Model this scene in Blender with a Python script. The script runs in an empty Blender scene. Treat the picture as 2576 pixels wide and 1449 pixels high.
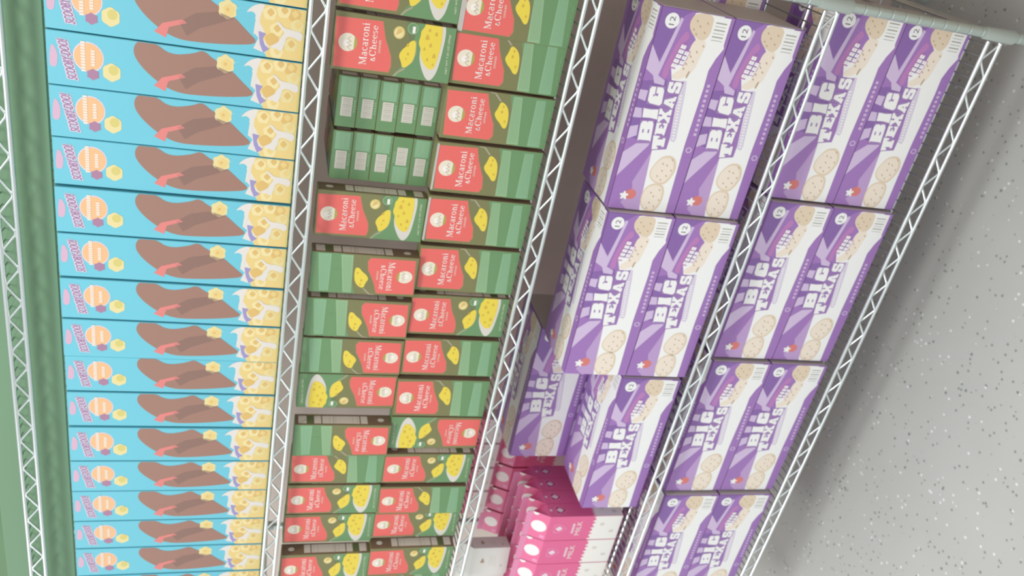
import bpy, bmesh, math, random
from mathutils import Vector, Matrix
random.seed(7)
SC = bpy.context.scene
COL = SC.collection
# ------------------------------------------------------------------ camera, world, lights, exposure
EYE = 1.36                     # eye height; every shelf height below is written relative to it
cam_d = bpy.data.cameras.new('camera')
cam_d.sensor_width = 36.0
cam_d.lens = 2114.1 / 2576 * 36.0
cam_d.clip_start = 0.02
cam = bpy.data.objects.new('camera', cam_d)
COL.objects.link(cam)
R_, U_, B_ = ((0.1991618, -0.22943431, -0.95273001), (0.8631176, 0.5014657, 0.05966708), (0.46407175, -0.83420144, 0.2979016))
m = Matrix(((R_[0], U_[0], B_[0], 0), (R_[1], U_[1], B_[1], -1.17), (R_[2], U_[2], B_[2], EYE), (0, 0, 0, 1)))
cam.matrix_world = m
SC.camera = cam
cam_d.dof.use_dof = True; cam_d.dof.focus_distance = 0.75; cam_d.dof.aperture_fstop = 11.0   # the photo is softly out of focus
W = bpy.data.worlds.new('store_air'); SC.world = W; W.use_nodes = True
W.node_tree.nodes['Background'].inputs[0].default_value = (0.93, 0.97, 1.0, 1)
W.node_tree.nodes['Background'].inputs[1].default_value = 0.80
def area(name, loc, size, power, target, color=(1, 1, 1)):
    d = bpy.data.lights.new(name, 'AREA'); d.shape = 'RECTANGLE'; d.size, d.size_y = size; d.energy = power; d.color = color
    o = bpy.data.objects.new(name, d); o.location = loc
    o.rotation_euler = (Vector(target) - Vector(loc)).to_track_quat('-Z', 'Y').to_euler()
    COL.objects.link(o); return o
area('ceiling_lamp', (-0.45, -1.25, 2.9), (0.9, 0.40), 31, (-0.5, -1.1, 0), (0.97, 1.0, 1.0))
area('ceiling_lamp', (-3.5, -1.25, 2.9), (1.3, 0.40), 50, (-3.3, -1.1, 0), (0.97, 1.0, 1.0))
area('ceiling_lamp', (-0.9, -3.4, 2.9), (2.4, 0.3), 16, (-0.9, -2.4, 0), (0.97, 1.0, 1.0))  # added fill lamp across the aisle, for diffuse light only
SC.view_settings.view_transform = 'Standard'
SC.view_settings.look = 'None'
SC.view_settings.gamma = 1.0
SC.view_settings.exposure = 0.0
SC.view_settings.use_curve_mapping = False
SC.cycles.max_bounces = 6
SC.cycles.use_denoising = True
ART = {
'c_brand':[(52.1,313.1),(53.2,309.2),(45.9,306.2),(39.7,304.8),(25.2,306.5),(24.3,313.9),(31.9,315.2)],
'c_title':[(16.6,285.4),(60.5,297.2),(17.4,295.6),(60.4,302.7)],
'c_disc':[(42.3,269.2),(44.5,252.1),(61.7,268.6)],
'c_l1':[(23.0,271.2),(62.4,273.1),(61.6,279.3),(22.2,277.8)],
'c_l2':[(31.5,261.0),(52.5,260.4),(51.8,266.1),(30.9,266.1)],
'c_burst':[(20.6,264.1)],
'c_piece':[(26.0,241.5),(27.4,230.4)],
'c_flower':[(56.7,101.2),(58.2,89.6)],
'c_splash':[(55.9,78.5),(67.2,69.0),(71.9,54.0),(61.7,54.3),(51.8,59.7),(37.5,61.5),(27.4,66.9),(41.6,66.0),(54.9,64.1),(59.7,70.3)],
'c_mass':[(68.2,54.6),(72.9,2.5),(4.0,2.4),(6.3,50.2),(17.5,45.7),(26.1,54.0),(33.9,51.8),(46.2,59.4),(55.6,59.0)],
'c_blobs':[(59.8,47.3),(61.9,15.6),(40.4,37.5),(22.6,18.0),(10.9,35.7),(26.4,42.7),(64.8,29.6),(48.3,11.1)],
'c_milk':[(51.5,39.1),(50.3,33.8),(43.4,28.2),(42.3,14.1),(40.0,1.7),(28.1,4.3),(33.5,15.3),(33.4,24.0),(22.7,25.9),(11.6,29.6),(15.7,36.0),(16.3,47.3),(23.6,34.7),(30.6,31.7),(38.0,26.1),(43.7,33.4)],
'c_purple':[(34.8,60.5),(33.1,50.9),(26.0,54.8),(17.7,51.8),(13.6,45.4),(7.9,52.9),(18.9,57.9)],
'c_brown':[(72.8,210.4),(72.2,188.8),(59.0,170.0),(64.4,141.6),(71.3,129.0),(60.6,115.8),(52.4,96.0),(33.1,75.3),(18.4,57.8),(12.7,91.1),(9.5,133.9),(9.9,161.5),(20.0,183.9),(38.6,205.9),(56.5,216.6)],
'm_red':[(77.4,166.8),(79.4,104.1),(69.3,101.4),(56.3,97.7),(44.7,92.0),(33.5,87.4),(21.0,86.1),(12.2,88.4),(11.3,164.9)],
'm_logo':[(44.7,148.1),(46.6,135.4),(58.7,149.6),(42.8,160.7)],
'm_mac':[(17.6,120.5),(73.0,121.9),(16.3,129.6),(71.5,131.6)],
'm_chs':[(22.7,109.3),(71.3,110.6),(22.6,114.8),(70.3,117.2)],
'm_din':[(35.4,102.9),(51.9,103.7),(34.9,106.7)],
'm_c1':[(67.8,79.9),(69.1,71.4)],
'm_c2':[(75.4,61.5),(76.5,53.7)],
'm_spoon':[(58.8,61.9),(59.8,55.0),(41.8,53.8),(30.2,56.3),(22.0,63.7),(19.8,69.7),(27.9,72.3),(36.4,76.9),(44.6,73.2),(50.3,67.7)],
'm_handle':[(19.5,66.1),(13.3,75.2),(4.5,81.8)],
'm_plate':[(88.3,43.9),(89.5,18.1),(75.6,14.3),(47.3,16.1),(21.8,19.2),(10.2,24.6),(6.6,29.8),(10.2,35.4),(22.2,42.3),(35.7,47.2),(49.7,47.9)],
'm_macy':[(88.3,43.9),(88.9,21.5),(68.0,18.8),(43.1,20.4),(24.7,24.0),(22.4,30.1),(25.8,37.1),(37.3,46.0),(49.8,47.2),(56.8,51.8),(66.8,49.8),(73.7,50.1),(79.1,46.0)],
'm_net':[(19.2,1.2),(73.4,5.4)],
'b_red':[(74.3,166.5),(76.0,106.3),(57.3,101.1),(41.1,94.3),(31.5,89.5),(14.3,87.4),(7.3,91.8),(7.5,162.6)],
'b_logo':[(40.3,148.2),(42.1,136.0)],
'b_mac':[(13.9,121.2),(67.0,122.3),(12.6,130.5)],
'b_spoon':[(67.1,84.7),(63.6,76.2),(54.9,70.1),(41.4,67.9),(27.4,68.5),(26.6,74.1),(34.2,80.0),(40.1,87.0),(47.7,91.4),(55.8,87.4)],
'b_handle':[(67.1,84.7),(78.3,95.5),(78.9,102.7)],
'b_t1':[(77.2,66.3),(77.2,52.7),(4.4,44.5),(4.0,63.5)],
'b_t2':[(75.8,30.0),(76.5,15.7),(4.7,9.7),(4.2,29.7)],
'b_t3':[(75.6,49.5),(76.4,35.3),(32.4,32.4),(31.8,46.9)],
'b_sm':[(61.3,6.1),(21.2,4.6)],
'k_disc':[(307.9,103.3),(309.6,91.9)],
'k_ck0':[(326.4,67.7),(328.2,37.3),(306.8,33.0),(286.3,40.5),(291.2,60.4),(303.0,71.7),(314.1,73.9)],
'k_bar':[(326.1,38.7),(326.1,19.6),(320.3,6.9),(286.3,6.4),(287.2,34.1),(314.1,36.0)],
'k_ray0':[(273.1,125.3),(235.0,125.8),(225.3,109.1),(213.9,103.9),(212.2,86.4),(220.2,87.1),(226.5,100.6),(314.4,85.0),(316.4,90.1),(286.0,96.1),(245.8,104.4)],
'k_mag':[(302.1,78.0),(290.6,64.6),(277.1,77.2),(244.6,84.9),(220.5,84.9),(228.7,99.2)],
'k_whiteH':[(222.3,56.2),(221.6,76.3),(240.8,83.5),(251.3,65.0),(279.5,60.3),(286.3,54.0),(289.1,34.8),(286.3,6.4),(281.6,4.4),(264.4,13.4),(245.5,19.5),(217.2,17.4)],
'k_whiteE':[(2.6,17.2),(2.9,64.9),(13.9,67.9),(53.3,70.2),(106.6,74.6),(110.9,50.4),(130.5,49.5),(182.5,56.2),(211.3,54.5),(216.0,18.3),(121.9,20.3)],
'k_crumb':[(291.2,60.4),(289.1,34.8),(262.7,40.1),(238.1,44.1),(223.1,65.6),(225.5,77.8),(231.5,77.8),(243.7,62.1)],
'k_small':[(239.3,65.0),(276.1,56.7),(279.0,77.9),(242.4,86.4)],
'k_slit':[(234.1,51.6),(231.0,59.5),(237.2,43.7)],
'k_B':[(120.1,81.8),(154.3,85.4),(152.3,107.4),(119.7,104.7)],
'k_I':[(157.7,81.1),(174.0,83.9),(173.0,109.3),(158.2,107.2)],
'k_G':[(179.7,80.9),(209.0,83.9),(208.2,108.2),(182.5,106.0)],
'k_T':[(111.8,55.5),(131.9,57.3),(131.5,79.5),(108.0,75.9)],
'k_E':[(133.6,61.2),(153.7,60.5),(152.8,80.1),(133.1,78.5)],
'k_X':[(154.5,59.3),(176.3,60.2),(175.7,82.1),(154.2,79.8)],
'k_A':[(178.4,60.3),(197.9,58.9),(194.8,78.2),(179.8,78.1)],
'k_S':[(201.8,57.5),(220.9,56.1),(220.2,78.9),(202.7,78.1)],
'k_p1':[(201.6,128.6),(201.2,110.0),(184.3,110.2),(187.9,126.1)],
'k_p2':[(172.8,127.8),(172.6,112.2),(157.3,108.4),(156.6,126.0)],
'k_p3':[(140.6,126.8),(145.4,110.5),(128.1,108.4),(120.3,124.5)],
'k_ray1':[(115.2,104.7),(117.8,81.8),(113.2,83.3),(55.4,124.9),(96.1,128.1),(98.1,124.1)],
'k_ray2':[(100.5,75.6),(106.6,74.6),(53.3,70.2),(26.8,67.4),(38.8,89.6),(49.4,93.2)],
'k_redc':[(27.7,89.8),(28.7,80.4)],
'k_star':[(25.7,102.1),(26.4,95.1)],
'k_ca':[(100.1,38.2),(93.6,27.6),(77.0,23.0),(59.1,29.6),(50.4,38.0),(53.5,53.9),(60.3,62.9),(69.3,66.1),(80.4,63.6),(96.9,53.3)],
'k_cb':[(48.8,37.4),(36.7,31.3),(17.5,31.0),(2.2,38.8),(-0.6,51.2),(9.4,65.5),(25.0,69.3),(41.2,65.9),(50.4,52.8)],
'k_strip':[(126.2,47.9),(202.4,57.4),(131.6,40.3),(203.6,48.4)],
'k_btext':[(138.7,5.5),(217.2,9.2)],
'k_oval':[(113.9,9.9)],
'k_bottomedge':[(217.4,7.6),(115.6,-5.2),(-3.1,-8.7)],
}
# ------------------------------------------------------------------ helpers
def lin(c):
    return tuple(((v / 255) / 12.92 if v / 255 <= 0.04045 else ((v / 255 + 0.055) / 1.055) ** 2.4) for v in c)
MATS = {}
def mat(name, rgb, rough=0.5, metal=0.0, spec=0.35, k=0.90):
    if name in MATS: return MATS[name]
    M = bpy.data.materials.new(name); M.use_nodes = True
    b = M.node_tree.nodes['Principled BSDF']
    c = lin(rgb)
    b.inputs['Base Color'].default_value = (c[0] * k, c[1] * k, c[2] * k, 1)
    b.inputs['Roughness'].default_value = rough; b.inputs['Metallic'].default_value = metal
    b.inputs['Specular IOR Level'].default_value = spec
    MATS[name] = M; return M
PAL = dict(  # printed inks and boards
 cyan=(104,196,214), cyan2=(126,206,222), brand=(214,172,196), title=(160,118,160), halo=(226,208,222), orange=(240,184,128), cream=(240,224,208),
 burst=(168,118,150), piece=(232,214,150), piece2=(214,186,112), milk=(228,220,212), cereal=(234,204,128), cereal2=(224,184,104), cereal3=(240,220,160), violet=(156,144,196), brown=(158,114,96), brown2=(138,100,86), yel=(214,200,110),
 olive=(122,120,70), green=(104,146,94), lgreen=(148,184,138), lgreen2=(136,180,138), red=(236,100,92), redline=(176,130,84), leaf=(238,226,204), leafedge=(176,164,70), white=(250,240,232),
 gold=(220,200,110), macy=(238,212,62), macd=(216,176,50), plate=(222,214,204), spoon=(170,160,130), strip=(236,224,208), dgreen=(104,118,70), dbrown=(132,108,84), bar=(214,208,192), bargrey=(170,166,154),
 purple=(166,118,190), purple2=(140,98,172), ppale=(218,194,228), plilac=(196,160,210), magenta=(194,126,190), kwhite=(253,251,248), kout=(164,126,186), kstrip=(226,214,232), crumb=(250,234,216), biscuit=(236,214,186), biscuit2=(196,168,136), hot=(226,124,118), ink=(110,90,120), card=(206,194,188), cardin=(196,190,182),
 pink=(238,104,154), pinkd=(206,70,122), pinkl=(244,150,190), mwhite=(252,248,240), mspot=(228,220,210), mtxt=(246,222,232), mlabel=(190,160,140))
def pm(n): return mat('print_' + n, PAL[n], 0.48, 0, 0.95)

class MB:
    """collects polygons with a colour each; build() links them as one mesh object"""
    def __init__(s): s.v = []; s.f = []; s.c = []; s.names = []; s.sm = []
    def ci(s, m):
        if m not in s.names: s.names.append(m)
        return s.names.index(m)
    def poly(s, pts, m, smooth=False):
        i = len(s.v); s.v += [tuple(p) for p in pts]; s.f.append(tuple(range(i, i + len(pts)))); s.c.append(s.ci(m)); s.sm.append(smooth)
    def mesh(s, name, getm=pm):
        me = bpy.data.meshes.new(name); me.from_pydata(s.v, [], s.f)
        for n in s.names: me.materials.append(n if not isinstance(n, str) else getm(n))
        me.polygons.foreach_set('material_index', s.c); me.polygons.foreach_set('use_smooth', s.sm); me.update(); return me
    def box(s, lo, hi, m, bev=0.0006):
        bm = bmesh.new(); bmesh.ops.create_cube(bm, size=1)
        for v in bm.verts: v.co = Vector([lo[k] + (v.co[k] + .5) * (hi[k] - lo[k]) for k in range(3)])
        if bev: bmesh.ops.bevel(bm, geom=bm.edges[:], offset=bev, segments=1, affect='EDGES')
        for f in bm.faces: s.poly([v.co[:] for v in f.verts], m)
        bm.free()
    def tube(s, path, r, m, n=8, cap=True):
        path = [Vector(p) for p in path]; rings = []
        for i, p in enumerate(path):
            a = path[max(i - 1, 0)]; b = path[min(i + 1, len(path) - 1)]; d = (b - a).normalized()
            x = d.cross(Vector((0, 0, 1)) if abs(d.z) < .9 else Vector((0, 1, 0))).normalized(); y = d.cross(x)
            rr = r[i] if isinstance(r, (list, tuple)) else r
            i0 = len(s.v); s.v += [tuple(p + (x * math.cos(t * 2 * math.pi / n) + y * math.sin(t * 2 * math.pi / n)) * rr) for t in range(n)]; rings.append(i0)
        c = s.ci(m)
        for a, b in zip(rings, rings[1:]):
            for t in range(n):
                s.f.append((a + t, a + (t + 1) % n, b + (t + 1) % n, b + t)); s.c.append(c); s.sm.append(True)
        if cap:
            for r0, rev in ((rings[0], True), (rings[-1], False)):
                P = [s.v[r0 + t] for t in range(n)]; s.poly(P[::-1] if rev else P, m)

def clip(poly, w, h):
    for ax, lim, sg in ((0, 0.0, 1), (0, w, -1), (1, 0.0, 1), (1, h, -1)):
        out = []
        for i in range(len(poly)):
            a, b = poly[i - 1], poly[i]
            da, db = (a[ax] - lim) * sg, (b[ax] - lim) * sg
            if (da >= 0) != (db >= 0):
                t = da / (da - db); out.append((a[0] + (b[0] - a[0]) * t, a[1] + (b[1] - a[1]) * t))
            if db >= 0: out.append(b)
        poly = out
        if len(poly) < 3: return []
    return poly
def soft(P, n=2):
    for _ in range(n):
        Q = []
        for i in range(len(P)):
            a, b = P[i], P[(i + 1) % len(P)]
            Q += [(a[0] * .75 + b[0] * .25, a[1] * .75 + b[1] * .25), (a[0] * .25 + b[0] * .75, a[1] * .25 + b[1] * .75)]
        P = Q
    return P
class Face:
    """a printed panel: origin o, right u, up v, outward n; coordinates in mm"""
    def __init__(s, mb, o, u, v, n, w, h):
        s.mb, s.o, s.u, s.v, s.n, s.w, s.h = mb, Vector(o), Vector(u), Vector(v), Vector(n), w, h
    def poly(s, pts, m, layer, margin=0.6):
        pts = clip([(p[0] - margin, p[1] - margin) for p in pts], s.w - 2 * margin, s.h - 2 * margin)
        if len(pts) < 3: return
        ar = sum(pts[i - 1][0] * pts[i][1] - pts[i][0] * pts[i - 1][1] for i in range(len(pts)))
        if ar < 0: pts = pts[::-1]
        P = [s.o + s.u * ((a + margin) / 1000) + s.v * ((b + margin) / 1000) + s.n * (0.00004 + layer * 0.00007) for a, b in pts]
        if s.u.cross(s.v).dot(s.n) < 0: P = P[::-1]
        s.mb.poly(P, m)
    def ell(s, c, rx, ry, m, layer, n=16, rot=0.0, wob=0, k=0, a0=0, a1=2 * math.pi):
        pts = []
        for i in range(n):
            a = a0 + (a1 - a0) * i / (n if a1 - a0 > 6.2 else n - 1); q = 1 + wob * math.cos(k * a)
            x, y = math.cos(a) * rx * q, math.sin(a) * ry * q
            pts.append((c[0] + x * math.cos(rot) - y * math.sin(rot), c[1] + x * math.sin(rot) + y * math.cos(rot)))
        s.poly(pts, m, layer)
    def line(s, pts, w, m, layer):
        for a, b in zip(pts, pts[1:]):
            d = math.hypot(b[0] - a[0], b[1] - a[1]) or 1; nx, ny = -(b[1] - a[1]) / d * w / 2, (b[0] - a[0]) / d * w / 2
            s.poly([(a[0] - nx, a[1] - ny), (b[0] - nx, b[1] - ny), (b[0] + nx, b[1] + ny), (a[0] + nx, a[1] + ny)], m, layer)
    def cell(s, glyph, q, m, layer, grow=0.0):
        BL, BR, TR, TL = q
        def mp(x, y):
            x = x * (1 + 2 * grow) - grow; y = y * (1 + 2 * grow) - grow
            return tuple((BL[i] * (1 - x) + BR[i] * x) * (1 - y) + (TL[i] * (1 - x) + TR[i] * x) * y for i in (0, 1))
        s.poly([mp(*p) for p in glyph], m, layer)
    def run(s, polys, bl, br, tl, m, layer):
        """polys in a unit box [0..1]x[0..1] mapped on the parallelogram bl, br, tl"""
        ux, uy = br[0] - bl[0], br[1] - bl[1]; vx, vy = tl[0] - bl[0], tl[1] - bl[1]
        for p in polys: s.poly([(bl[0] + ux * x + vx * y, bl[1] + uy * x + vy * y) for x, y in p], m, layer)

# ---- lettering
def font_polys(text):
    cu = bpy.data.curves.new('letters', 'FONT'); cu.body = text; cu.resolution_u = 3
    o = bpy.data.objects.new('letters', cu); COL.objects.link(o); bpy.context.view_layer.update()
    me = bpy.data.meshes.new_from_object(o.evaluated_get(bpy.context.evaluated_depsgraph_get()))
    xs = [v.co.x for v in me.vertices]; ys = [v.co.y for v in me.vertices]
    x0, x1, y0, y1 = min(xs), max(xs), min(ys), max(ys)
    P = [[((me.vertices[i].co.x - x0) / (x1 - x0), (me.vertices[i].co.y - y0) / (y1 - y0)) for i in f.vertices] for f in me.polygons]
    bpy.data.objects.remove(o); bpy.data.curves.remove(cu); bpy.data.meshes.remove(me); return P
def ring(cx, cy, rx, ry, tv, th, a0=0, a1=360, n=16):
    A = [math.radians(a0 + (a1 - a0) * i / n) for i in range(n + 1)]; out = []
    for a, b in zip(A, A[1:]):
        out.append([(cx + rx * math.cos(a), cy + ry * math.sin(a)), (cx + rx * math.cos(b), cy + ry * math.sin(b)),
                    (cx + (rx - tv) * math.cos(b), cy + (ry - th) * math.sin(b)), (cx + (rx - tv) * math.cos(a), cy + (ry - th) * math.sin(a))])
    return out
def bar(x0, y0, x1, y1): return [[(x0, y0), (x1, y0), (x1, y1), (x0, y1)]]
def serif_glyph(ch):
    S, T, X = .11, .05, .68
    if ch == 'M': return bar(.08, 0, .13, 1) + [[(.06, 1), (.2, 1), (.5, .2), (.44, .05)]] + [[(.44, .05), (.5, .05), (.8, 1), (.72, 1)]] + bar(.74, 0, .87, 1) + bar(0, 0, .22, T) + bar(.64, 0, .97, T) + bar(0, .95, .2, 1) + bar(.74, .95, .97, 1), 1.0
    if ch == 'i': return bar(.1, 0, .22, X) + bar(.02, 0, .3, T) + bar(.03, X - T, .2, X) + ring(.16, .88, .07, .07, .07, .07, n=8), .34
    if ch == 'r': return bar(.1, 0, .22, X) + bar(.02, 0, .32, T) + bar(.03, X - T, .2, X) + ring(.34, .42, .2, .26, .1, .09, 60, 150, 5), .46
    if ch == 'n': return bar(.1, 0, .22, X) + bar(.42, 0, .54, .42) + ring(.33, .4, .21, .28, .12, .09, 0, 150, 8) + bar(.02, 0, .3, T) + bar(.35, 0, .62, T) + bar(.03, X - T, .2, X), .64
    if ch == 'h': return bar(.1, 0, .22, 1) + bar(.42, 0, .54, .42) + ring(.33, .4, .21, .28, .12, .09, 0, 150, 8) + bar(.02, 0, .3, T) + bar(.35, 0, .62, T) + bar(.03, 1 - T, .2, 1), .64
    if ch == 'o': return ring(.28, .34, .26, .35, .11, .06), .58
    if ch == 'c': return ring(.28, .34, .25, .35, .11, .06, 45, 315), .52
    if ch == 'e': return ring(.28, .34, .25, .35, .11, .06, 10, 320) + bar(.1, .36, .52, .42), .54
    if ch == 'a': return ring(.22, .2, .2, .22, .1, .06) + bar(.34, 0, .45, .5) + ring(.25, .46, .2, .23, .1, .07, 0, 150, 8) + bar(.4, 0, .52, T), .54
    if ch == 's': return ring(.21, .5, .17, .19, .09, .06, 20, 250, 10) + ring(.22, .19, .19, .2, .09, .06, -160, 90, 10), .44
    if ch == 'C': return ring(.4, .5, .37, .52, .14, .06, 40, 320, 20) + bar(.64, .68, .7, 1.0), .78
    if ch == '&': return ring(.2, .56, .12, .15, .06, .05) + ring(.2, .22, .18, .22, .08, .06) + [[(.12, .62), (.22, .66), (.52, .02), (.4, .0)]], .56
    return [], .3
def serif(text):
    x = 0; P = []
    for ch in text:
        g, w = serif_glyph(ch); P += [[(a + x, b) for a, b in p] for p in g]; x += w + .05
    return [[(a / x, b) for a, b in p] for p in P]
GL = dict(
 B=[(0,0),(.85,0),(1,.12),(1,.42),(.93,.5),(1,.58),(1,.88),(.85,1),(0,1),(.06,.9),(.06,.1)], I=[(0,0),(1,0),(.92,.5),(1,1),(0,1),(.08,.5)],
 G=[(.15,0),(.85,0),(1,.12),(1,.88),(.85,1),(.15,1),(0,.85),(0,.15)],
 T=[(0,1),(1,1),(1,.5),(.84,.5),(.84,.62),(.74,.62),(.74,.22),(.86,.22),(.86,0),(.14,0),(.14,.22),(.26,.22),(.26,.62),(.16,.62),(.16,.5),(0,.5)],
 E=[(0,0),(1,0),(1,.42),(.84,.42),(.84,.28),(.56,.28),(.56,.42),(.72,.42),(.72,.58),(.56,.58),(.56,.72),(.84,.72),(.84,.58),(1,.58),(1,1),(0,1),(0,.82),(.1,.82),(.1,.18),(0,.18)],
 X=[(0,0),(.44,0),(.44,.17),(.4,.2),(.5,.34),(.6,.2),(.56,.17),(.56,0),(1,0),(1,.2),(.9,.22),(.7,.5),(.9,.78),(1,.8),(1,1),(.56,1),(.56,.83),(.6,.8),(.5,.66),(.4,.8),(.44,.83),(.44,1),(0,1),(0,.8),(.1,.78),(.3,.5),(.1,.22),(0,.2)],
 A=[(0,0),(.42,0),(.42,.15),(.36,.19),(.64,.19),(.58,.15),(.58,0),(1,0),(1,.2),(.92,.22),(.7,1),(.3,1),(.08,.22),(0,.2)],
 S=[(.05,0),(.85,0),(1,.15),(1,.48),(.85,.6),(.36,.64),(.36,.76),(.64,.76),(.64,.68),(.95,.68),(.95,1),(.15,1),(0,.85),(0,.5),(.15,.4),(.64,.36),(.64,.24),(.36,.24),(.36,.33),(.05,.33)])
HOLES = dict(B=[[(.42,.24),(.6,.24),(.6,.36),(.42,.36)], [(.42,.66),(.6,.66),(.6,.78),(.42,.78)]], G=[[(.5,.36),(.64,.36),(.64,.52),(1.02,.52),(1.02,.6),(.5,.6)], [(.44,.62),(.56,.62),(.56,.7),(.44,.7)]], A=[[(.43,.36),(.57,.36),(.5,.62)]])

# ---- tagging
def tag(o, label=None, cat=None, group=None, kind=None):
    if label: o['label'] = label
    if cat: o['category'] = cat
    if group: o['group'] = group
    if kind: o['kind'] = kind
    return o
def link(name, me, parent=None, loc=None):
    o = bpy.data.objects.new(name, me); COL.objects.link(o)
    if parent: o.parent = parent
    if loc: o.location = loc
    return o
def empty(name, loc=(0, 0, 0)):
    o = bpy.data.objects.new(name, None); COL.objects.link(o); o.location = loc; o.empty_display_size = .05; return o
def copy_tree(o, parent=None):
    c = o.copy(); COL.objects.link(c); c.parent = parent
    for ch in list(o.children): copy_tree(ch, c)
    return c

# ------------------------------------------------------------------ the setting
def noise_mat(name, c1, c2, scale, rough=.5):
    M = bpy.data.materials.new(name); M.use_nodes = True; nt = M.node_tree; b = nt.nodes['Principled BSDF']
    tc = nt.nodes.new('ShaderNodeTexCoord'); no = nt.nodes.new('ShaderNodeTexNoise'); no.inputs['Scale'].default_value = scale; no.inputs['Detail'].default_value = 3
    cr = nt.nodes.new('ShaderNodeValToRGB'); cr.color_ramp.elements[0].position = .35; cr.color_ramp.elements[1].position = .65
    cr.color_ramp.elements[0].color = (*[v * .9 for v in lin(c1)], 1); cr.color_ramp.elements[1].color = (*[v * .9 for v in lin(c2)], 1)
    nt.links.new(tc.outputs['Object'], no.inputs['Vector']); nt.links.new(no.outputs[0], cr.inputs[0]); nt.links.new(cr.outputs[0], b.inputs['Base Color'])
    b.inputs['Roughness'].default_value = rough; return M
def floor_mat():
    M = bpy.data.materials.new('speckled_vinyl_floor'); M.use_nodes = True; nt = M.node_tree; b = nt.nodes['Principled BSDF']
    tc = nt.nodes.new('ShaderNodeTexCoord')
    big = nt.nodes.new('ShaderNodeTexNoise'); big.inputs['Scale'].default_value = 5; nt.links.new(tc.outputs['Object'], big.inputs['Vector'])
    base = nt.nodes.new('ShaderNodeMixRGB'); base.inputs[1].default_value = (*lin((184, 184, 178)), 1); base.inputs[2].default_value = (*lin((194, 194, 189)), 1)
    nt.links.new(big.outputs[0], base.inputs[0]); last = base.outputs[0]
    for sc, seed, col, r, dens in ((95, 3.1, (128, 136, 132), .33, .20), (60, 11.7, (116, 124, 122), .24, .12), (85, 23.3, (236, 236, 236), .30, .17)):
        mp = nt.nodes.new('ShaderNodeMapping'); mp.inputs['Location'].default_value = (seed, seed * .7, 0)
        vo = nt.nodes.new('ShaderNodeTexVoronoi'); vo.inputs['Scale'].default_value = sc; vo.feature = 'F1'
        nt.links.new(tc.outputs['Object'], mp.inputs[0]); nt.links.new(mp.outputs[0], vo.inputs['Vector'])
        rp = nt.nodes.new('ShaderNodeMapRange'); rp.inputs['From Min'].default_value = r * .55; rp.inputs['From Max'].default_value = r; rp.inputs['To Min'].default_value = 1; rp.inputs['To Max'].default_value = 0
        nt.links.new(vo.outputs['Distance'], rp.inputs['Value'])
        sp = nt.nodes.new('ShaderNodeSeparateColor'); nt.links.new(vo.outputs['Color'], sp.inputs[0])
        lt = nt.nodes.new('ShaderNodeMath'); lt.operation = 'LESS_THAN'; lt.inputs[1].default_value = dens; nt.links.new(sp.outputs[0], lt.inputs[0])
        mu = nt.nodes.new('ShaderNodeMath'); mu.operation = 'MULTIPLY'; nt.links.new(rp.outputs[0], mu.inputs[0]); nt.links.new(lt.outputs[0], mu.inputs[1])
        m2 = nt.nodes.new('ShaderNodeMath'); m2.operation = 'MULTIPLY'; m2.inputs[1].default_value = .8; nt.links.new(mu.outputs[0], m2.inputs[0])
        mx = nt.nodes.new('ShaderNodeMixRGB'); mx.inputs[2].default_value = (*lin(col), 1); nt.links.new(m2.outputs[0], mx.inputs[0]); nt.links.new(last, mx.inputs[1]); last = mx.outputs[0]
    nt.links.new(last, b.inputs['Base Color']); b.inputs['Roughness'].default_value = .42; b.inputs['Specular IOR Level'].default_value = .3
    return M
g = MB(); g.box((-4.2, -3.6, -.05), (2.0, .62, 0), floor_mat(), 0); fl = link('floor', g.mesh('floor')); tag(fl, kind='structure')
wm = noise_mat('green_painted_wall', (104, 140, 98), (110, 146, 104), 6, .6); wm2 = noise_mat('taupe_wall_panelling', (222, 206, 194), (228, 212, 200), 5, .6)
g = MB(); g.box((-4.2, .56, EYE + .2), (2.0, .62, 3.0), wm, 0); g.box((-4.2, .56, 0), (2.0, .62, EYE + .2), wm2, 0); wl = link('wall_back', g.mesh('wall')); tag(wl, kind='structure')

g = MB(); g.box((.10, -.42, 0), (2.0, .559, 3.0), wm2, 0); wr = link('added_shade_wall', g.mesh('added_shade_wall')); tag(wr, kind='structure')  # unseen wall, added to shade the floor by the near post
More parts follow.
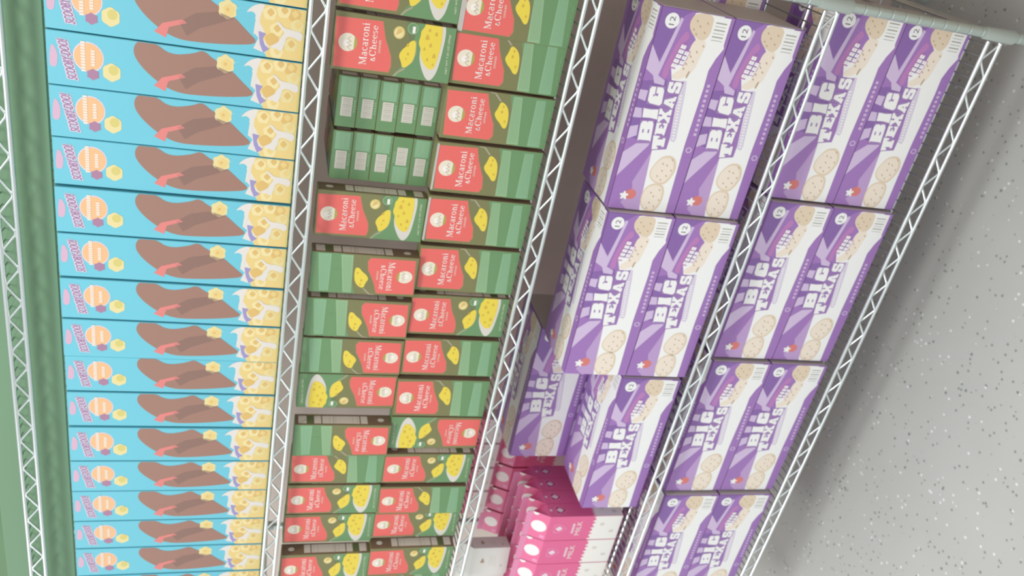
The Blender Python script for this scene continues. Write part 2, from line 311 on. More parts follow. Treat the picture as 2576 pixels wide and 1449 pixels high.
# ------------------------------------------------------------------ wire shelving
chrome = mat('chrome_wire', (226, 232, 230), .25, 1.0, .5, 1.0)
zinc = mat('zinc_plated_post', (206, 218, 212), .34, 1.0, .5, 1.0)
dull = mat('dull_zinc_wire', (150, 154, 152), .42, 1.0, .5, 1.0)
header = noise_mat('green_header_panel', (114, 148, 114), (117, 151, 117), 2, .6)
sleeve = mat('grey_plastic_sleeve', (176, 184, 176), .4)
XR, XL_, YF, YB = -0.1225, -1.642, 0.0, 0.457
RODS = {'top': (.3335, .311), 'cereal': (-.0555, -.0775), 'pasta': (-.4295, -.4515), 'upper_biscuit': (-.8105, -.8335), 'bottom': (-1.128, -1.1535)}
PH = {'top': -.5845, 'cereal': -.276, 'pasta': -.223, 'upper_biscuit': -.392, 'bottom': -.393}
def truss(mb, a, b, zt, zb, phase, m, pitch=.057):
    """two rods joined by a zigzag wire, from a to b (xy pairs)"""
    A = Vector((a[0], a[1], 0)); Bv = Vector((b[0], b[1], 0)); L = (Bv - A).length; d = (Bv - A) / L
    for z in (zt, zb): mb.tube([A + Vector((0, 0, z)), Bv + Vector((0, 0, z))], .0034, m, 10)
    pts = []; s = phase % pitch; s -= pitch; k = 0
    while s < L + pitch:
        if 0 <= s <= L: pts.append(A + d * s + Vector((0, 0, zt - .003 if k % 2 == 0 else zb + .003)))
        s += pitch / 2; k += 1
    q = []
    for i, p in enumerate(pts):      # short flats at every weld
        up = 1
        q += [p - d * .0022, p + d * .0022]
    mb.tube(q, .0019, m, 6)
SHELF_LABEL = {'top': 'topmost chrome wire shelf with plain green panel, above the blue boxes',
 'cereal': 'chrome wire shelf carrying the row of blue boxes', 'pasta': 'chrome wire shelf carrying two layers of green and red pasta boxes',
 'upper_biscuit': 'chrome wire shelf carrying purple biscuit cartons and the pink milk cartons', 'bottom': 'lowest chrome wire shelf, nearest the floor, carrying only purple biscuit cartons'}
for key, (zt, zb) in RODS.items():
    zt += EYE; zb += EYE
    root = empty('wire_shelf', (0, 0, 0)); tag(root, SHELF_LABEL[key], 'shelf', 'shelves of the wire rack')
    g = MB(); truss(g, (XR - .012, YF), (XL_ + .012, YF), zt, zb, (XR - .012) - PH[key], chrome); link('front_rail', g.mesh('front_rail'), root)
    g = MB(); truss(g, (XR - .012, YB), (XL_ + .012, YB), zt, zb, .02, chrome); link('back_rail', g.mesh('back_rail'), root)
    for x in (XR, XL_):
        g = MB(); truss(g, (x, YF + .012), (x, YB - .012), zt, zb, .01, chrome); link('end_rail', g.mesh('end_rail'), root)
    g = MB(); x = XR - .012 - .0065
    while x > XL_ + .01 :
        g.tube([(x, -.001, zt + .0022), (x, YB, zt + .0022)], .0009 if key == 'top' else .00125, dull, 5); x -= .0185
    for y in (.045, .17, .30): g.tube([(XR - .004, y, zt - .0015), (XL_ + .004, y, zt - .0015)], .0026, chrome, 8)
    link('deck', g.mesh('deck'), root)
    for x in (XR, XL_):
        for y in (YF, YB):
            g = MB(); g.tube([(x, y, zt + .016), (x, y, zt + .012), (x, y, zb - .014), (x, y, zb - .018)], [.0096, .0102, .0118, .0112], sleeve, 16); link('corner_collar', g.mesh('corner_collar'), root)
root = [o for o in COL.objects if o.get('label', '').startswith('topmost chrome')][0]
g = MB(); g.box((XL_ + .012, .030, EYE + .2705), (XR - .012, .036, EYE + .38), header, .001); link('header_panel', g.mesh('header_panel'), root)['label'] = 'plain green panel'
for x, y, lb in ((XR, YF, 'round grooved metal post of the rack, at the front near end by the cartons'), (XR, YB, 'round grooved metal post at the back of the near end, beside the wall'),
                 (XL_, YF, 'round grooved metal post at the far front corner of the rack'), (XL_, YB, 'round grooved metal post at the far back corner of the rack')):
    g = MB(); path = []; rad = []; z = .03
    while z < EYE + .44:
        path += [(x, y, z), (x, y, z + .001), (x, y, z + .0218), (x, y, z + .0228), (x, y, z + .0230), (x, y, z + .0252)]; rad += [.0086, .0086, .0086, .0086, .0082, .0082]; z += .0254
    r = empty('rack_post', (x, y, 0)); tag(r, lb, 'post', 'posts of the wire rack')
    o = link('tube', g and (g.tube(path, rad, zinc, 16) or g.mesh('post_tube')), r); o.matrix_parent_inverse = Matrix.Translation((-x, -y, 0))
    g = MB(); g.tube([(x, y, 0), (x, y, .006), (x, y, .03)], [.014, .014, .0088], sleeve, 14); o = link('foot', g.mesh('foot'), r); o.matrix_parent_inverse = Matrix.Translation((-x, -y, 0))

# ------------------------------------------------------------------ blue boxes (narrow side panels face the aisle)
for _k in ('k_ca', 'k_cb', 'k_ck0', 'k_crumb', 'm_plate', 'm_macy', 'c_brown', 'c_splash', 'c_piece', 'c_milk', 'c_brand', 'k_mag'): ART[_k] = soft(ART[_k])
for _k in ('k_ca', 'k_cb'):
    _x = sum(p[0] for p in ART[_k]) / len(ART[_k]); _y = sum(p[1] for p in ART[_k]) / len(ART[_k]); ART[_k] = [(_x + (a - _x) * 1.07, _y + (b - _y) * 1.07) for a, b in ART[_k]]
for _k in ('m_spoon', 'b_spoon'): ART[_k] = soft(ART[_k], 1)
def sh(L, dx=0, dy=0): return [(a + dx, b + dy) for a, b in L]
def cereal_mesh():
    w, d, h = .0688, .19, .318
    g = MB(); g.box((-w / 2, 0, 0), (w / 2, d, h), 'cyan', .0008)
    for sgn in (1, -1):
        F = Face(g, (-w / 2, 0, 0) if sgn == 1 else (w / 2, d, 0), (sgn, 0, 0), (0, 0, 1), (0, -sgn, 0), w * 1000, h * 1000)
        a = lambda n: sh(ART[n], -2)
        F.poly(a('c_brand'), 'brand', 2)
        F.ell((40.3, 269), 19.5, 18.5, 'halo', 1, 20); F.ell((40.3, 269), 17.8, 17, 'orange', 3, 24)
        for dx, dy in ((-1.3, -1.2), (1.3, -1.2), (-1.3, 1.2), (1.3, 1.2), (0, 1.7), (0, -1.7)): F.run(TX['SCOOBY-DOO!'], (9 + dx, 282.5 + dy), (58 + dx, 293.5 + dy), (10 + dx, 294 + dy), 'halo', 4 + .02 * dx)
        for dx, dy in ((-.35, 0), (.35, 0), (0, .35), (0, -.35)): F.run(TX['SCOOBY-DOO!'], (9 + dx, 282.5 + dy), (58 + dx, 293.5 + dy), (10 + dx, 294 + dy), 'title', 6 + .02 * (dx + 2 * dy))
        F.ell((18.6, 264.1), 7, 7.5, 'burst', 4, 12, wob=.1, k=6)
        for p, w_, n in ((a('c_l1'), 5.2, 11), (a('c_l2'), 4.6, 6)):     # rows of small unreadable letters
            x0, x1 = p[0][0], p[1][0]; y = (p[0][1] + p[2][1]) / 2
            for i in range(n):
                xa = x0 + (x1 - x0) * i / n; F.poly([(xa + .3, y - w_ / 2), (xa + (x1 - x0) / n - .5, y - w_ / 2), (xa + (x1 - x0) / n - .5, y + w_ / 2), (xa + .3, y + w_ / 2)], 'cream', 7)
        F.ell((24, 241.5), 11.5, 11, 'piece', 3, 36, wob=.05, k=6); F.ell((27, 239.5), 6.5, 6, 'yel', 4, 14)
        F.poly(a('c_brown'), 'brown', 2)                                  # plain brown wave
        F.poly([(14, 150), (30, 160), (44, 140), (50, 112), (44, 92), (36, 110), (26, 134)], 'brown2', 3)
        F.poly([(8, 176), (22, 172), (30, 150), (34, 156), (26, 180), (14, 190)], 'hot', 3)
        F.poly([(62, 60), (58, 96), (40, 110), (60, 84)], 'cyan2', 2)
        F.ell((54.7, 100.5), 12, 11.5, 'piece', 3, 36, wob=.08, k=6); F.ell((54, 99), 7.5, 7, 'cereal', 4, 18, wob=.1, k=5); F.ell((54.7, 100.5), 2.4, 2.2, 'cereal2', 5, 8)
        F.poly(a('c_splash'), 'milk', 3); F.poly([(2, 40), (10, 66), (24, 60), (30, 66), (40, 62), (50, 66), (60, 58), (68, 60), (68, 40)], 'milk', 2)
        F.poly([(0, 0), (70, 0), (70, 53)] + a('c_mass')[3:][::-1] + [(0, 48)], 'cereal', 4)
        for i, c in enumerate(a('c_blobs')):
            F.ell(c, 8.6, 8.6, ('cereal3', 'cereal2', 'cereal3', 'piece')[i % 4], 5 + i * .12, 30, wob=.06, k=5)
            F.ell((c[0] + 1.5, c[1] - 1), 4.6, 4.2, ('cereal2', 'cereal', 'cereal2')[i % 3], 6.2 + i * .12, 24, wob=.1, k=4)
        F.poly(a('c_milk'), 'milk', 8); F.poly(a('c_purple'), 'violet', 8)
        F.poly([(0, 0), (70, 0), (70, 1.8), (0, 3.2)], 'yel', 9)
    return g.mesh('cereal_carton')
# ------------------------------------------------------------------ pasta boxes
PW, PD, PHT = .078, .0300, .168
def pasta_mesh():
    w, d, h = PW, PD, PHT; W1, D1, H1 = w * 1000, d * 1000, h * 1000
    g = MB(); g.box((-w / 2, 0, 0), (w / 2, d, h), 'olive', .0006)
    def ground(F, k):
        F.poly([(0, 0), (W1, 0), (W1, 72), (0, 50)], 'green' if k else 'dgreen', 0)
    def red(F, P):
        F.poly([(a + (a - W1 / 2) * .018, b + (b - 125) * .02 - .3) for a, b in P], 'redline', 1); F.poly(P, 'red', 2)
        F.ell((38.5, 148), 12.6, 12.6, 'leafedge', 3, 20, a0=-2.5, a1=-.64); F.ell((38.5, 148.6), 12.2, 12.4, 'leaf', 4, 22, a0=math.radians(-46), a1=math.radians(226))
        F.ell((37, 150.5), 4.6, 4.2, 'white', 5, 12); F.line([(28.5, 143.5), (33, 149), (34.5, 143), (38, 149.5), (40, 144), (43.5, 148.5), (47, 144.5)], .6, 'spoon', 6)
        F.run(serif('Macaroni'), (11.5, 120.3), (68.5, 121.4), (11, 130.6), 'white', 5)
        F.run(serif('&Cheese'), (17.5, 108.6), (66.5, 109.6), (17.2, 117.6), 'white', 5)
        F.run(TX['DINNER'], (30, 102.6), (47.5, 103.2), (30, 105.6), 'leaf', 5)
    # front panel
    F = Face(g, (-w / 2, 0, 0), (1, 0, 0), (0, 0, 1), (0, -1, 0), W1, H1); ground(F, 0); a = lambda n: sh(ART[n], -6)
    F.poly([(0, 0), (W1, 0), (W1, 56), (30, 60), (0, 84)], 'green', .5)
    red(F, sh([(77.4, 166.8), (79.4, 104.1), (69.3, 101.4), (56.3, 97.7), (44.7, 92.0), (33.5, 87.4), (21.0, 86.1), (12.2, 88.4), (11.3, 164.9)], -7))
    F.ell((61, 79.9), 8.6, 8, 'gold', 2, 16); F.ell((60.5, 80.2), 6.6, 6.2, 'cereal3', 3, 14); F.poly([(57, 84.5), (66, 82), (66, 77), (62, 76)], 'cereal2', 4)
    F.ell((69, 61.8), 7.8, 7.6, 'lgreen', 2, 18); F.ell((69, 61.8), 6.8, 6.6, 'green', 3, 16); F.poly([(63, 58), (72, 58), (72, 62), (63, 62)], 'white', 4)
    F.poly(a('m_spoon'), 'macy', 4); F.line(a('m_handle'), 2.6, 'spoon', 3); F.line([(53.5, 55), (36, 53.3), (24, 56.5), (15, 66)], 1.6, 'spoon', 3)
    F.poly(a('m_plate') , 'plate', 2); F.poly(a('m_macy'), 'macy', 5)
    for c, r in (((60, 40), 4), ((50, 34), 3), ((36, 27), 3.5), ((66, 28), 3), ((30, 36), 2.5), ((44, 42), 2.4), ((70, 38), 2.6), ((24, 27), 2)):
        F.ell(c, r, r * .7, 'macd', 6, 9, wob=.2, k=3)
    for c, r in (((46, 66), 2.6), ((34, 64), 2.2), ((27, 66), 1.6)): F.ell(c, r, r * .7, 'macd', 6, 8)
    F.run(TX['NET WT 7.25 OZ (206g)'], (14, 4.2), (68, 7.2), (13.8, 7.6), 'leaf', 3)
    # back panel
    F = Face(g, (w / 2, d, 0), (-1, 0, 0), (0, 0, 1), (0, 1, 0), W1, H1); ground(F, 1); a = lambda n: sh(ART[n], -1.5)
    F.poly([(0, 78), (W1, 90), (W1, H1), (0, H1)], 'olive', .3)
    red(F, sh(ART['b_red'], -2))
    F.poly(a('b_spoon'), 'macy', 4); F.line(a('b_handle'), 2.6, 'spoon', 3)
    for c, r in (((50, 80), 2.6), ((58, 79), 2.2), ((36, 73), 2.2)): F.ell(c, r, r * .7, 'macd', 6, 8)
    F.poly(sh(ART['b_t1'], -2), 'lgreen', 2); F.poly(sh(ART['b_t2'], -2), 'lgreen2', 2); F.poly(sh(ART['b_t3'], -2), 'green', 2)
    for q in range(7):
        F.line([(5, 47.5 + q * 2.1), (74, 54.8 + q * 1.7)], .35, 'green', 3)
        F.line([(5, 12.0 + q * 2.4), (73, 17.4 + q * 1.7)], .35, 'green', 3)
    F.poly([(6, 45), (12, 45.4), (12, 56), (6, 56)], 'cereal3', 2.6) if False else None
    F.run(TX['NET WT 7.25 OZ (206g)'], (18, 3.0), (60, 4.6), (18, 5.6), 'lgreen', 3)
    # nutrition side (+x when the front faces out) and plain side
    F = Face(g, (w / 2, 0, 0), (0, 1, 0), (0, 0, 1), (1, 0, 0), D1, H1)
    F.poly([(0, 0), (D1, 0), (D1, H1), (0, H1)], 'dbrown', 0)
    for t0, t1 in ((6, 20), (33, 45), (47, 66), (66.6, 112), (114, 126)): F.poly([(5, t0), (D1 - 4, t0), (D1 - 4, t1), (5, t1)], 'strip', 1)
    F.poly([(5, 20.5), (D1 - 4, 20.5), (D1 - 4, 32), (5, 32)], 'dgreen', 1); F.line([(2.4, 22), (2.4, 45)], .9, 'gold', 2)
    for t in (60, 70, 100, 108): F.line([(6, t), (D1 - 5, t)], .5, 'bargrey', 2)
    F.ell((D1 / 2, 150), 5, 6, 'strip', 1, 12)
    F = Face(g, (-w / 2, d, 0), (0, -1, 0), (0, 0, 1), (-1, 0, 0), D1, H1)
    F.poly([(0, 0), (D1, 0), (D1, H1), (0, H1)], 'dbrown', 0)
    for t, r in ((152, 2.6), (118, 1.8), (96, 2.2), (60, 1.6)): F.ell((D1 / 2, t), r, r, 'spoon', 1, 8)
    # bottom end: barcode; top end
    F = Face(g, (-w / 2, d, 0), (1, 0, 0), (0, -1, 0), (0, 0, -1), W1, D1)
    F.poly([(0, 0), (W1, 0), (W1, D1), (0, D1)], 'green', 0); F.poly([(48, 4), (76, 4), (76, D1 - 4), (48, D1 - 4)], 'lgreen2', 1); F.line([(54, 14), (72, 14)], 2.2, 'lgreen', 2)
    F.poly([(17, 7), (46, 7), (46, 23.5), (17, 23.5)], 'bar', 1)
    for q in range(9): F.line([(19 + q * 3, 9), (19 + q * 3, 21)], .5 + (q % 3) * .25, 'bargrey', 2)
    for q in range(5): F.poly([(24 + q * 4, 2.6), (26.4 + q * 4, 2.6), (26.4 + q * 4, 4.8), (24 + q * 4, 4.8)], 'lgreen', 2)
    return g.mesh('pasta_carton')
# ------------------------------------------------------------------ biscuit cartons
KW, KD, KH = .328, .140, .1245
def biscuit_face(F, s=1.0):
    A = ART; W1, H1 = KW * 1000, KH * 1000
    F.poly([(0, 0), (W1, 0), (W1, H1), (0, H1)], 'purple', 0)
    F.poly(A['k_ray2'], 'plilac', 1); F.poly([(27, 67), (0, 66), (0, 90), (12, 104), (39, 90)], 'plilac', .7)
    F.poly([(125, 125), (215, 125), (222, 84), (205, 80), (118, 83)], 'purple2', .6)
    F.poly([(232, 125), (328, 125), (328, 72), (318, 86), (248, 106)], 'purple2', .5)
    for li, n in enumerate(('k_p1', 'k_p2', 'k_p3', 'k_ray1', 'k_ray0')): F.poly(A[n], 'ppale', 2 + li * .1)
    F.poly(A['k_mag'], 'magenta', 1.5)
    F.poly([(0, 17), (0, 66), (14, 68), (53, 70.5), (107, 74.6), (111, 50), (131, 49.5), (182, 56), (222, 56), (222, 76), (241, 83), (251, 65), (279.5, 60), (286, 54), (303, 71), (314, 73), (326, 68), (328, 60), (328, 19), (326, 19.6), (318, 7), (286, 6.4), (281, 4.4), (264, 13), (245, 19), (217, 18), (122, 20)], 'kwhite', 3)
    F.poly(A['k_crumb'], 'crumb', 4); F.poly(A['k_ck0'], 'biscuit', 5)
    for c in ((300, 45), (308, 55), (296, 58), (315, 62), (314, 44), (302, 64), (262, 56), (270, 48), (250, 60), (280, 40), (255, 50), (242, 62)): F.ell(c, 2.4, 1.1, 'biscuit2', 6, 8, rot=.8)
    F.poly([(288, 7), (326, 7), (326, 36), (288, 34)], 'kwhite', 6)
    for q in range(6): F.line([(291 + q * 5.2, 12), (291 + q * 5.2, 31)], .9 + (q % 2), 'bargrey', 7)
    F.ell((309.5, 103), 11.6, 11.6, 'kwhite', 4, 24); F.run(TX['12'], (303, 98.5), (316, 98.5), (303, 107.5), 'ink', 5)
    # small block letters over the top right, too fine to read in the photo
    q = A['k_small']
    for r in range(2):
        for c in range(5):
            if r == 1 and c in (0, 4): continue
            x0, x1, y0, y1 = .02 + c * .2, .2 + c * .2 - .03, .05 + (1 - r) * .46, .42 + (1 - r) * .5
            F.cell([(x0, y0), (x1, y0), (x1, y1), (x0, y1)], q, 'magenta', 7, .06); F.cell([(x0, y0), (x1, y0), (x1, y1), (x0, y1)], q, 'kwhite', 8)
            F.cell([(x0 + .06, (y0 + y1) / 2 - .03), (x1 - .03, (y0 + y1) / 2 - .03), (x1 - .03, (y0 + y1) / 2 + .04), (x0 + .06, (y0 + y1) / 2 + .04)], q, 'ppale', 9)
    F.ell((234, 51.6), 7, 2.2, 'hot', 6, 12, rot=.2) if False else F.ell((234, 52), 6.5, 1.6, 'biscuit2', 6, 12, rot=-.2)
    F.poly([(126, 48), (140, 50), (203, 57.4), (224, 57), (224, 50), (204, 46.5), (131, 38.5), (124, 40)], 'kstrip', 4)
    for q_ in range(15): x = 130 + q_ * 5; F.line([(x, 41.5 + q_ * .62), (x, 46.5 + q_ * .62)], 2.2, 'kwhite', 5)
    for ch in 'BIGTEXAS':
        qd = A['k_' + ch]; F.cell([(0, 0), (1, 0), (1, 1), (0, 1)], qd, 'kout', 5 + .3 * 'BIGTEXAS'.index(ch) / 8, .075)
        F.cell(GL[ch], qd, 'kwhite', 7)
        for hpoly in HOLES.get(ch, []): F.cell(hpoly, qd, 'kout', 8)
    F.ell((27.7, 90), 9, 10, 'hot', 3, 20); F.ell((24.5, 101), 6.4, 6.4, 'kwhite', 4, 20, wob=.34, k=5)
    for n, cs in (('k_ca', ((94, 33), (84, 40), (74, 46), (64, 52), (66, 36), (76, 30), (86, 48), (58, 44))), ('k_cb', ((40, 40), (28, 48), (16, 52), (10, 42), (22, 36), (34, 54), (6, 54)))):
        P = A[n]; cx = sum(p[0] for p in P) / len(P); cy = sum(p[1] for p in P) / len(P)
        F.poly(P, 'biscuit', 5); F.poly([(cx + (a - cx) * .86, cy + (b - cy) * .86 + 1) for a, b in P], 'crumb', 6)
        for c in cs: F.ell(c, 2.2, 1.1, 'biscuit2', 7, 8, rot=.7)
    for q_ in range(11):
        x = 139 + q_ * 8; F.poly([(x, 5 + q_ * .3), (x + 4.6, 5.1 + q_ * .3), (x + 4.6, 10 + q_ * .3), (x, 10 + q_ * .3)], 'ppale', 4)
    F.ell((114, 10), 5, 5.6, 'ppale', 4, 14); F.ell((114, 10), 3.2, 3.6, 'purple', 5, 10)
def biscuit_mesh():
    g = MB(); g.box((-KW / 2, 0, 0), (KW / 2, KD, KH), 'purple', .003)
    biscuit_face(Face(g, (-KW / 2, 0, 0), (1, 0, 0), (0, 0, 1), (0, -1, 0), KW * 1000, KH * 1000))
    F = Face(g, (-KW / 2, 0, KH), (1, 0, 0), (0, 1, 0), (0, 0, 1), KW * 1000, KD * 1000); biscuit_face(F)
    return g.mesh('biscuit_carton')
# ------------------------------------------------------------------ milk cartons
MW, MD_, MH = .0695, .0390, .1685
def milk_mesh(kind):
    w, d, h = MW, MD_, MH; base, dk = ('pink', 'pinkd') if kind == 'pink' else ('mwhite', 'mwhite')
    g = MB(); b = 'pink' if kind == 'pink' else 'mwhite'
    x0, x1 = -w / 2, w / 2; zr = h + .034; ym = d / 2
    for P in ([(x0, 0, 0), (x1, 0, 0), (x1, 0, h), (x0, 0, h)], [(x1, 0, 0), (x1, d, 0), (x1, d, h), (x1, 0, h)], [(x1, d, 0), (x0, d, 0), (x0, d, h), (x1, d, h)], [(x0, d, 0), (x0, 0, 0), (x0, 0, h), (x0, d, h)],
              [(x0, 0, 0), (x0, d, 0), (x1, d, 0), (x1, 0, 0)], [(x0, 0, h), (x1, 0, h), (x1, ym - .0006, zr), (x0, ym - .0006, zr)], [(x1, d, h), (x0, d, h), (x0, ym + .0006, zr), (x1, ym + .0006, zr)],
              [(x1, 0, h), (x1, d, h), (x1 - .012, ym, zr - .006)], [(x1, d, h), (x1, ym + .0006, zr), (x1 - .012, ym, zr - .006)], [(x1, ym - .0006, zr), (x1, 0, h), (x1 - .012, ym, zr - .006)],
              [(x0, d, h), (x0, 0, h), (x0 + .012, ym, zr - .006)], [(x0, 0, h), (x0, ym - .0006, zr), (x0 + .012, ym, zr - .006)], [(x0, ym + .0006, zr), (x0, d, h), (x0 + .012, ym, zr - .006)]):
        g.poly(P, b)
    g.box((x0, ym - .0009, zr - .0004), (x1, ym + .0009, zr + .013), 'pinkl' if kind == 'pink' else 'mwhite', .0003)
    faces = [(Face(g, (x0, 0, 0), (1, 0, 0), (0, 0, 1), (0, -1, 0), w * 1000, h * 1000), True, w * 1000), (Face(g, (x1, 0, 0), (0, 1, 0), (0, 0, 1), (1, 0, 0), d * 1000, h * 1000), False, d * 1000),
             (Face(g, (x0, d, 0), (0, -1, 0), (0, 0, 1), (-1, 0, 0), d * 1000, h * 1000), False, d * 1000)]
    rnd = random.Random(5)
    for F, front, w1 in faces:
        if kind == 'pink':
            top = [(w1 * i / 22, 66 + 4 * math.sin(i * 1.9) + 2.5 * (i % 2) - .06 * w1 * i / 22) for i in range(23)]
            F.poly([(0, 0), (w1, 0)] + top[::-1], 'mwhite', 1)
            for q in range(2): F.ell((w1 * (.35 + .3 * q), 18 + 26 * q), 4.5, 6, 'mspot', 2, 14)
            k = 1 if front else .95; cx, cz = w1 / 2, 141
            heart = [(0, -17), (9, -6), (13, 3), (12, 11), (6, 14), (0, 10), (-6, 14), (-12, 11), (-13, 3), (-9, -6)]
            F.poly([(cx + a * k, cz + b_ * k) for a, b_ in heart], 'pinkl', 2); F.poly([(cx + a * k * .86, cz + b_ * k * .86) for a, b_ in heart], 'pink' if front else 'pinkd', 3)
            F.ell((cx, cz + 1), 6 * k, 7 * k, 'mtxt', 4, 12, wob=.15, k=4)
            if front:
                F.run(TX['MILK'], (cx - 20, 92), (cx + 20, 92), (cx - 20, 103), 'white', 3); [F.poly([(cx - 14 + q * 5.8, 107), (cx - 9.6 + q * 5.8, 107), (cx - 9.6 + q * 5.8, 112.5), (cx - 14 + q * 5.8, 112.5)], 'mtxt', 3) for q in range(5)]
            else: F.ell((cx, 163), 3.2, 3.4, 'mtxt', 3, 10)
        else:
            F.ell((w1 / 2, 120), 6, 8, 'mlabel', 2, 12, wob=.3, k=3)
            for q in range(4): F.line([(w1 * .3, 60 + q * 9), (w1 * .7, 61 + q * 9)], 1.6, 'mspot', 2)
            F.ell((w1 * .3, 30), 4, 5, 'mspot', 2, 10)
    if kind == 'pink':   # white drops on the slopes
        yr = ym - .0006; sl = math.hypot(yr, zr - h) * 1000; v = Vector((0, yr, zr - h)).normalized(); n = Vector((0, -(zr - h), yr)).normalized()
        F = Face(g, (x0, 0, h), (1, 0, 0), v, n, w * 1000, sl)
        F.ell((w * 500, 20), 15, 17, 'mwhite', 2, 22); F.ell((9, 8), 4.5, 6, 'pinkl', 2, 10); F.ell((w * 1000, 32), 7, 7, 'mwhite', 2, 12)
    return g.mesh('milk_carton')

TX = {t: font_polys(t) for t in ('SCOOBY-DOO!', 'DINNER', 'NET WT 7.25 OZ (206g)', '12', 'MILK')}
CER, PAS, BIS, MLK, WMK = cereal_mesh(), pasta_mesh(), biscuit_mesh(), milk_mesh('pink'), milk_mesh('white')
ORD = ['first', 'second', 'third', 'fourth', 'fifth', 'sixth', 'seventh', 'eighth', 'ninth', 'tenth', 'eleventh', 'twelfth', 'thirteenth', 'fourteenth', 'fifteenth', 'sixteenth', 'seventeenth', 'eighteenth']

# ---- blue boxes: boundaries between neighbours along the shelf
zc = EYE + RODS['cereal'][0] + .0037
XB = [-.1830, -.2554, -.3277, -.4000, -.4723, -.5433, -.6172, -.6897, -.7621, -.8311, -.8990, -.9702, -1.0425, -1.1103, -1.1803, -1.2476, -1.3160, -1.385]
first = None
for i, (xa, xb) in enumerate(zip(XB, XB[1:])):
    if i == 0: o = link('cereal_box', CER); first = o
    else: o = copy_tree(first)
    wd = (xa - xb) * 1000
    o.location = ((xa + xb) / 2, .020 + random.uniform(-.0015, .0015), zc); o.scale = ((wd - random.choice((1.6, 2.2, 3.6, 4.2))) / 68.8, 1, 1)
    tag(o, 'blue cereal box with orange disc, %s from the near end post' % ORD[i] if i < len(XB) - 2 else 'blue cereal box with orange disc, last at the far end of its row', 'box', 'blue cereal boxes in a row')

# ---- pasta boxes: (centre x, red panel width, face, depth) face: A front, B back, a/b the same upside down
zp = EYE + RODS['pasta'][0] + .0037
LOW = [(-.2170, .0705, 'B', .020), (-.2910, .0705, 'B', .021), (-.3745, .071, 'B', .019), (-.4620, .073, 'B', .020), (-.5500, .072, 'B', .018), (-.6400, .073, 'B', .019), (-.7285, .069, 'A', .018), (-.8160, .068, 'B', .020),
       (-.9055, .072, 'B', .020), (-.9845, .064, 'a', .019), (-1.072, .063, 'A', .020), (-1.1525, .062, 'B', .019), (-1.221, .060, 'A', .025), (-1.3110, .068, 'A', .012), (-1.392, .063, 'B', .020)]
UPP = [(-.2060, .0705, 'A', .019), (-.2915, .071, 'A', .017), (-.5580, .068, 'A', .024), (-.6550, .064, 'b', .010), (-.7400, .065, 'b', .013), (-.8200, .063, 'b', .018), (-.8975, .064, 'a', .024), (-.9965, .063, 'b', .010),
       (-1.071, .063, 'B', .020), (-1.1465, .063, 'A', .019), (-1.227, .066, 'A', .025), (-1.3220, .069, 'A', .012), (-1.403, .063, 'A', .020)]
FACE_TXT = {'A': 'upright, bowl showing', 'B': 'upright, text panel showing', 'a': 'upside down, bowl showing', 'b': 'upside down, text panel showing'}
NF = 0
def place_pasta(o, cx, rw, face, y, z):
    s = rw / .0695
    yaw = math.radians(random.uniform(-.8, .8))
    o.scale = (s, 1, 1)
    if face == 'A': M = Matrix.Translation((cx, y, z))
    elif face == 'B': M = Matrix.Translation((cx, y + PD, z)) @ Matrix.Rotation(math.pi, 4, 'Z')
    elif face == 'a': M = Matrix.Translation((cx, y, z + PHT)) @ Matrix.Rotation(math.pi, 4, 'Y')
    else: M = Matrix.Translation((cx, y + PD, z + PHT)) @ Matrix.Rotation(math.pi, 4, 'Z') @ Matrix.Rotation(math.pi, 4, 'Y')
    o.matrix_world = M @ Matrix.Rotation(yaw, 4, 'Z') @ Matrix.Diagonal((s, 1, 1, 1))
pf = None
def new_pasta():
    global pf
    if pf is None: pf = link('pasta_box', PAS); return pf
    return copy_tree(pf)
flapm = mat('print_cardin', PAL['cardin'], .6)
for row, name, z in ((LOW, 'lower', zp), (UPP, 'upper', zp + PHT + .0004)):
    for i, (cx, rw, face, y) in enumerate(row):
        o = new_pasta(); place_pasta(o, cx * .9917, rw, face, y, z)
        if name == 'lower' or i < 2: where = 'lower layer, %s from the near end' % ORD[i] if name == 'lower' else ('upper layer, %s from the near end' % ORD[i])
        else: where = 'upper layer, %s past the flat stack' % ORD[i - 2]
        tag(o, '%s pasta box, %s, %s' % ('red-headed green', where, FACE_TXT[face]), 'box', 'pasta boxes standing in two layers')
for i in (0, 3, 4):      # loose top flaps standing open on three boxes of the lower layer
    o = [x for x in COL.objects if x.get('group') == 'pasta boxes standing in two layers'][i]
    g = MB(); g.box((-.036, PD - .0005, PHT - (.007 if i == 0 else .003)), (.036, PD + .0008, PHT + .0003), 'cardin', 0)
    c = link('top_flap', g.mesh('top_flap'), o); c['label'] = 'pale bare cardboard flap'
# flat stack: two columns of five lying boxes with the barcode ends outward
k = 0
for c, cx in enumerate((-.3855, -.4690)):
    for r in range(5):
        o = new_pasta(); zz = zp + PHT + .0004 + r * (PD + .0004)
        flip = (c == 1 and r == 1)
        M = Matrix.Translation((cx + random.uniform(-.001, .001), .054, zz + PD)) @ Matrix.Rotation(-math.pi / 2, 4, 'X')
        if flip: M = Matrix.Translation((cx, .054, zz)) @ Matrix.Rotation(math.pi, 4, 'Y') @ Matrix.Rotation(-math.pi / 2, 4, 'X')
        o.matrix_world = M
        tag(o, 'pasta box lying flat, barcode end out%s, %s from bottom, %s column' % (' but reversed' if flip else '', ORD[r], ('near', 'far')[c]), 'box', 'pasta boxes lying flat in a stack')

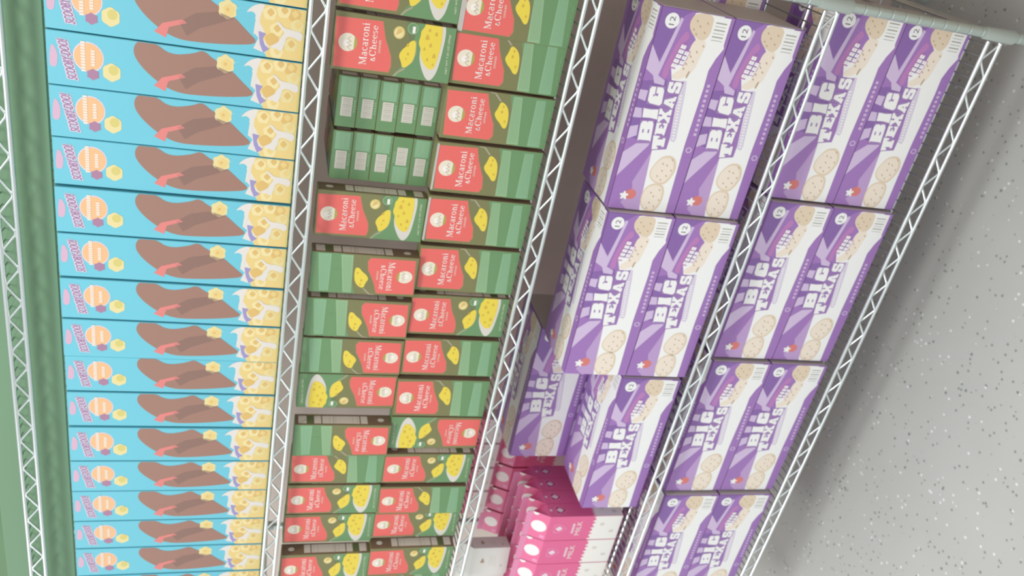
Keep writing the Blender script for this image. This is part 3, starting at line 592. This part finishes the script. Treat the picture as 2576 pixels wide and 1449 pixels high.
# ---- biscuit cartons
bf = None
def biscuit(x0, x1, y, z, h, label, front_only=False):
    global bf
    if bf is None:
        bf = link('biscuit_carton', BIS)
        g = MB(); g.box((KW / 2 - .001, .003, .003), (KW / 2 + .0008, KD - .003, KH - .003), 'card', 0); e = link('end_flap', g.mesh('end_flap'), bf); e['label'] = 'bare grey cardboard end flap'
        o = bf
    else: o = copy_tree(bf)
    o.location = ((x0 + x1) / 2, y, z); o.scale = ((x1 - x0) / KW, 1, h / KH)
    tag(o, label, 'carton', 'purple biscuit cartons'); return o
z4 = EYE + RODS['upper_biscuit'][0] + .0037; z5 = EYE + RODS['bottom'][0] + .0037
NM = ['nearest the end post', 'second from the end post', 'third from the end post', 'fourth from the end post']
H4 = .1240; H5 = .1305
for i, (a, b) in enumerate(((-.5010, -.1720), (-.8310, -.5040))):
    for lv in (0, 1):
        biscuit(a, b, (.026, .014)[i], z4 + lv * (H4 + .0003), H4, 'purple biscuit carton on the second-lowest shelf, %s of the pair %s' % (('bottom', 'top')[lv], NM[i]))
biscuit(-1.1720, -.8420, .020, z4, H4, 'single purple biscuit carton at the front, right beside the pink milk cartons')
biscuit(-.4810, -.1530, .166, z4, H4, 'purple biscuit carton in back, behind the pair nearest the end post')
biscuit(-1.1590, -.8310, .166, z4, H4, 'purple biscuit carton in back, hidden below the raised one')
biscuit(-1.1590, -.8310, .166, z4 + H4 + .0003, H4, 'raised purple biscuit carton in back, showing over the single front one')
for i, (a, b) in enumerate(((-.4570, -.1280), (-.7910, -.4620), (-1.1290, -.7980), (-1.4680, -1.1370))):
    for lv in (0, 1):
        biscuit(a, b, (.038, .029, .022, .014)[i], z5 + lv * (H5 + .0003), H5, 'purple biscuit carton on the lowest shelf, %s of the pair %s' % (('bottom', 'top')[lv], NM[i]))

# ---- pink milk cartons, rows running back from the front; white ones lying on top behind
mf = None
xs = [-1.2635, -1.3345, -1.4055, -1.4765, -1.5475]
for r in range(4):
    for c, x in enumerate(xs):
        if r >= 2 and c == 4: continue
        if mf is None: mf = link('milk_carton', MLK); o = mf
        else: o = copy_tree(mf)
        o.location = (x, .053 + r * .0405, z4)
        o.rotation_euler.z = 0
        tag(o, 'pink milk carton, %s column from the biscuit cartons, %s' % (('first', 'second', 'third', 'fourth', 'fifth')[c], ('in the front row', 'one row behind the front', 'two rows behind the front', 'three rows behind the front')[r]), 'carton', 'pink milk cartons')
for q, (x, y, z) in enumerate(((-1.215, .318, 0), (-1.29, .318, 0), (-1.365, .318, 0), (-1.44, .318, 0), (-1.515, .318, 0), (-1.215, .318, 1), (-1.29, .318, 1), (-1.365, .318, 1), (-1.44, .318, 1))):
    o = copy_tree(mf); o.location = (x, y, z4 + z * (MH + .0475)); o.scale = (1, 1, .6 if z else 1)
    tag(o, 'pink milk carton at the very back, %s layer, %s from the biscuits' % (('lower', 'raised')[z], ORD[q % 5]), 'carton', 'pink milk cartons')
for q, (x, y, dz, rx, ry, rz) in enumerate(((-1.405, .100, .2165, 0, 0, .15), (-1.478, .105, .2165, 0, 0, -.1), (-1.55, .10, .2165, 0, 0, .2))):
    o = link('milk_carton', WMK); o.location = (x, y, z4 + dz); o.rotation_euler = (rx, ry, rz); o.scale = (1, 1, .5)
    tag(o, 'small white milk carton standing on the pink ones, %s' % ('nearest the biscuit cartons', 'between the other two white ones', 'farthest from the biscuit cartons')[q], 'carton', 'white milk cartons')
